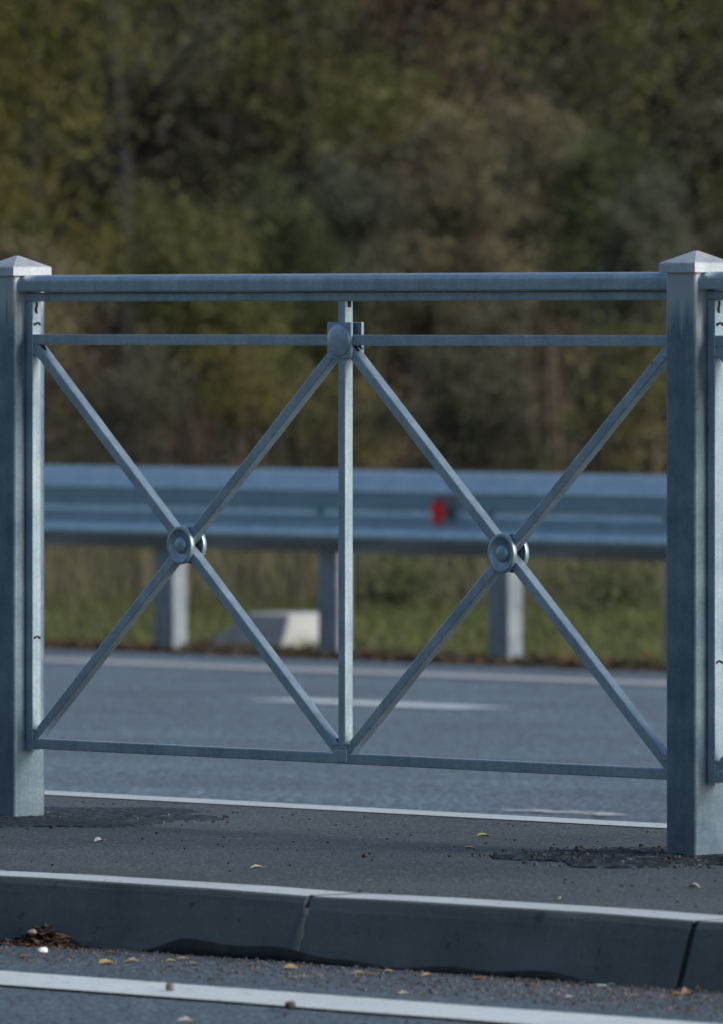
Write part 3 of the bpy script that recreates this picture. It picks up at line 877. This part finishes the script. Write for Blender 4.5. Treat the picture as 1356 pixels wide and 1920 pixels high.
def tree(px, dist, seed, height, mat, label, crown_lo=0.25, spread=2.4, bark='bark', group='trees of the wood edge', name='tree', **kw):
    dist *= 1.2
    gx, gy = site((px - XC) * dist / FPX, dist)
    root = empty(name, (gx, gy, verge_z(gy))); tag(root, label, 'tree', group)
    t, crown = tree_meshes(seed, height, mat, crown_lo, spread, bark, **kw)
    t.build('trunk', M[bark], root)
    c = bpy.data.objects.new('crown', crown); link(c, root)
    return root

# trees and shrubs one can tell apart, left to right
yt = tree(70, 52, 21, 5.2, 'yel', 'young tree with yellow-green leaves at the upper left of the wood', 0.30, 1.5, per=330, limbs=22, leaf=0.042)
tree(228, 56, 22, 7.5, 'drk', 'dark-trunked tree with bare slanting limbs beside the yellow-green tree', 0.33, 2.4, limbs=18)
tree(492, 57, 23, 6.5, 'oli', 'olive-leaved tree above the pale bushes left of centre', 0.30, 1.6, limbs=18)
tree(745, 58, 24, 7.0, 'brn', 'reddish brown thin-leaved tree at the top centre', 0.24, 1.7, limbs=20, per=200)
tree(1190, 58, 25, 7.0, 'oli', 'yellowish olive tree rising at the upper right', 0.31, 1.9, limbs=20)
shrub(30, 385, 640, 190, 49.0, 'tan', 'tan shrub behind the cap of the left railing post', 31)
shrub(365, 300, 620, 270, 50.0, 'oli', 'broad olive shrub above the left half of the handrail', 32, peaks=6)
shrub(560, 265, 620, 200, 52.0, 'grn', 'green shrub with a pointed top left of the centre bar', 33)
shrub(690, 235, 600, 210, 53.5, 'gry', 'grey-green shrub above the centre bar', 34)
shrub(845, 175, 600, 230, 51.0, 'tan', 'tall tan-brown shrub right of the centre bar', 35, peaks=6)
shrub(1015, 115, 420, 170, 53.5, 'tan', 'tallest pale tan shrub at the right half of the wood edge', 36, peaks=4)
shrub(1120, 215, 560, 210, 51.5, 'grn', 'green shrub between the pale tan shrub and the right post', 37, peaks=5)
shrub(1235, 265, 620, 190, 50.0, 'gry', 'grey-green shrub just left of the right post cap', 38, peaks=5)
shrub(1345, 330, 700, 160, 51.0, 'drk', 'dark shrub behind the right post cap', 39)
shrub(455, 560, 760, 150, 48.0, 'yel', 'low yellowish shrub between handrail and guardrail left of centre', 40, dens=0.5)
shrub(225, 600, 900, 260, 48.5, 'drk', 'dull dark shrub behind the left crossed bars', 41, dens=0.8)
shrub(900, 590, 900, 260, 48.5, 'drk', 'dark olive shrub behind the right crossed bars', 42)
shrub(1160, 540, 860, 230, 48.0, 'oli', 'olive-brown shrub beside the right post above the guardrail', 43, dens=0.8)
shrub(660, 600, 900, 260, 49.5, 'oli', 'olive shrub behind the centre bar above the guardrail', 44, dens=0.7)
shrub(745, 1085, 1180, 110, 43.6, 'grn', 'low green weed clump under the guardrail right of the centre bar', 45, 0.03, 0.5, 'weed_clump', 'plant', 'green clumps in the dry weeds', 4)
shrub(1150, 1090, 1190, 130, 43.4, 'grn', 'low green weed clump under the guardrail near the right post', 46, 0.03, 0.5, 'weed_clump', 'plant', 'green clumps in the dry weeds', 4)

# the wood behind: trees copied from three kinds
protos = []
for s_, (hh, m_, cl) in enumerate(((10.0, 'drk', 0.12), (9.0, 'drk', 0.10), (8.5, 'brn', 0.10))):
    t, crown = tree_meshes(60 + s_, hh, m_, cl, 2.8, 'bark', limbs=26, per=300, leaf=0.07)
    me_t = t.build('trunk', M['bark'] if s_ != 1 else M['bark_pale'])
    protos.append((me_t.data, crown)); bpy.data.objects.remove(me_t)
LAB = ['dark tree deep in the wood with a brown trunk', 'dark tree deep in the wood with a greyish trunk', 'brown-leaved tree deep in the wood']
rnd = random.Random(77)
k_ = 0
for row, (dist, n) in enumerate(((74, 10), (80, 10), (87, 10))):
    for i in range(n):
        side = -8.5 + 17.0 * (i + 0.5 + rnd.uniform(-0.3, 0.3)) / n
        gx, gy = site(side, dist + rnd.uniform(-1.5, 1.5))
        kind = (k_ * 2 + row) % 3
        root = empty('tree', (gx, gy, verge_z(gy)), rnd.uniform(0, 6.28))
        sc_ = rnd.uniform(0.85, 1.15); root.scale = (sc_, sc_, sc_)
        tag(root, LAB[kind], 'tree', 'trees deep in the wood')
        for nm, me in zip(('trunk', 'crown'), protos[kind]):
            link(bpy.data.objects.new(nm, me), root)
        k_ += 1

# undergrowth and the far wood: nobody could count these
def cloud(name, n, x0, x1, d0, d1, zfun, per, rad, leaf, mat, label, cat):
    cs, rs = [], []
    for i in range(n):
        s_, d = rng.uniform(x0, x1), rng.uniform(d0, d1); gx, gy = site(s_, d)
        cs.append((gx, gy, verge_z(gy) + zfun())); rs.append(rng.uniform(*rad))
    o = bpy.data.objects.new(name, leaf_mesh(name, clump_points(cs, rs, per), leaf, M[mat])); link(o)
    return tag(o, label, cat, None, 'stuff')
cloud('undergrowth', 900, -9, 9, 66, 79, lambda: 3.2 * rng.uniform(0, 1) ** 1.2, 150, (0.25, 0.5), 0.05, 'drk', 'dark tangled undergrowth filling the wood behind the shrubs', 'undergrowth')
cloud('brown_undergrowth', 300, -8, 8, 63, 71, lambda: 1.5 * rng.uniform(0, 1), 140, (0.15, 0.35), 0.042, 'brn', 'brown leafy thicket low down behind the front shrubs', 'undergrowth')
cloud('far_wood', 2400, -19, 19, 92, 108, lambda: 10.0 * rng.uniform(0, 1) ** 1.3, 85, (0.5, 1.0), 0.22, 'drk', 'far dark mass of the wood behind all the trees', 'wood')

# unseen wood added behind the viewpoint to darken the metal's reflections
cs, rs = [], []
for i in range(1700):
    yy = rng.uniform(-30, -21); zz = 9.5 * rng.uniform(0, 1) ** 1.1
    cs.append((rng.uniform(-75, 8), yy, zz - 0.1)); rs.append(rng.uniform(0.6, 1.3))
o = bpy.data.objects.new('roadside_wood', leaf_mesh('roadside_wood', clump_points(cs, rs, 60), 0.3, M['drk'])); link(o)
tag(o, 'unseen dark wood added behind the viewpoint to darken reflections', 'wood', None, 'stuff')

# verge: short grass, leaf litter, dry weeds
def scatter(n, x0, x1, y0, y1, f=None):
    p = np.empty((n, 3)); p[:, 0] = rng.uniform(x0, x1, n); p[:, 1] = rng.uniform(y0, y1, n)
    p[:, 2] = [verge_z(y) - 0.01 for y in p[:, 1]]
    return p
p = scatter(44000, -26, -8, 13.0, 16.4); keep = rng.uniform(size=len(p)) < np.clip((p[:, 1] - 12.9) / 0.6, 0.05, 1)
keep &= ~((p[:, 0] > A.x - 0.15) & (p[:, 0] < B_.x + 0.05) & (p[:, 1] < yF + 0.06)); p = p[keep]
o = bpy.data.objects.new('verge_grass', blade_mesh('verge_grass', p, rng.uniform(0.03, 0.085, len(p)), 0.0035, 0.45, M['grass'])); link(o)
tag(o, 'short green grass along the edge of the verge', 'grass', None, 'stuff')
n = 70000
sd, ds = rng.uniform(-7, 7, n), rng.uniform(43.6, 66, n)
p = np.array([(*site(a, d), 0) for a, d in zip(sd, ds)]); p[:, 2] = [verge_z(y) - 0.01 for y in p[:, 1]]
o = bpy.data.objects.new('dry_weeds', blade_mesh('dry_weeds', p, rng.uniform(0.14, 0.52, n) * np.clip((ds - 42.6) / 2.5, 0.35, 1) * np.clip(1 - (ds - 50) / 14, 0.3, 1), 0.0045, 0.3, M['weeds'])); link(o)
tag(o, 'tall dry tan weeds between the verge grass and the wood', 'weeds', None, 'stuff')
n = 8000
p = scatter(n, -24, -8, 12.60, 13.35); p[:, 2] = [verge_z(y) + rng.uniform(0.0, 0.02) for y in p[:, 1]]
o = bpy.data.objects.new('leaf_litter', leaf_mesh('leaf_litter', p, 0.036, M['litter'])); link(o)
tag(o, 'brown and orange leaf litter along the foot of the guardrail', 'leaf litter', None, 'stuff')

# ------------------------------------------------------------------ light, sky, camera
SUN_EL, SUN_AZ = R(29), R(18)        # azimuth measured from +X towards +Y
w = bpy.data.worlds.new('World'); sc.world = w; w.use_nodes = True
nt = w.node_tree; nt.nodes.clear()
out = nt.nodes.new('ShaderNodeOutputWorld'); bg = nt.nodes.new('ShaderNodeBackground')
sky = nt.nodes.new('ShaderNodeTexSky'); sky.sky_type = 'NISHITA'; sky.sun_disc = False
sky.sun_elevation = SUN_EL; sky.sun_rotation = PI / 2 - SUN_AZ
sky.air_density = 1.0; sky.dust_density = 1.0; sky.ozone_density = 0.9
bg.inputs['Strength'].default_value = 0.075
nt.links.new(sky.outputs[0], bg.inputs[0]); nt.links.new(bg.outputs[0], out.inputs[0])
sd = bpy.data.lights.new('sun', 'SUN'); sd.energy = 1.75; sd.angle = R(30); sd.color = (1.0, 0.95, 0.88)
so = link(bpy.data.objects.new('sun', sd))
dirv = Vector((math.cos(SUN_EL) * math.cos(SUN_AZ), math.cos(SUN_EL) * math.sin(SUN_AZ), math.sin(SUN_EL)))
so.rotation_euler = dirv.to_track_quat('Z', 'Y').to_euler(); so.location = (20, 0, 20)

cam = bpy.data.cameras.new('camera'); co = link(bpy.data.objects.new('camera', cam))
co.location = CAM; co.rotation_euler = (PI / 2, 0, TH)
cam.sensor_fit = 'VERTICAL'; cam.sensor_height = 36.0; cam.sensor_width = 36.0
cam.lens = 36.0 * FPX / 1920.0
cam.shift_y = -(960.0 - YH) / 1920.0
cam.clip_start = 0.5; cam.clip_end = 4000
cam.dof.use_dof = True; cam.dof.focus_distance = D0; cam.dof.aperture_fstop = 10.2
sc.camera = co
sc.view_settings.view_transform = 'Standard'; sc.view_settings.look = 'None'
sc.view_settings.exposure = 0.95; sc.view_settings.gamma = 1.0
sc.cycles.use_denoising = True
sc.cycles.max_bounces = 8
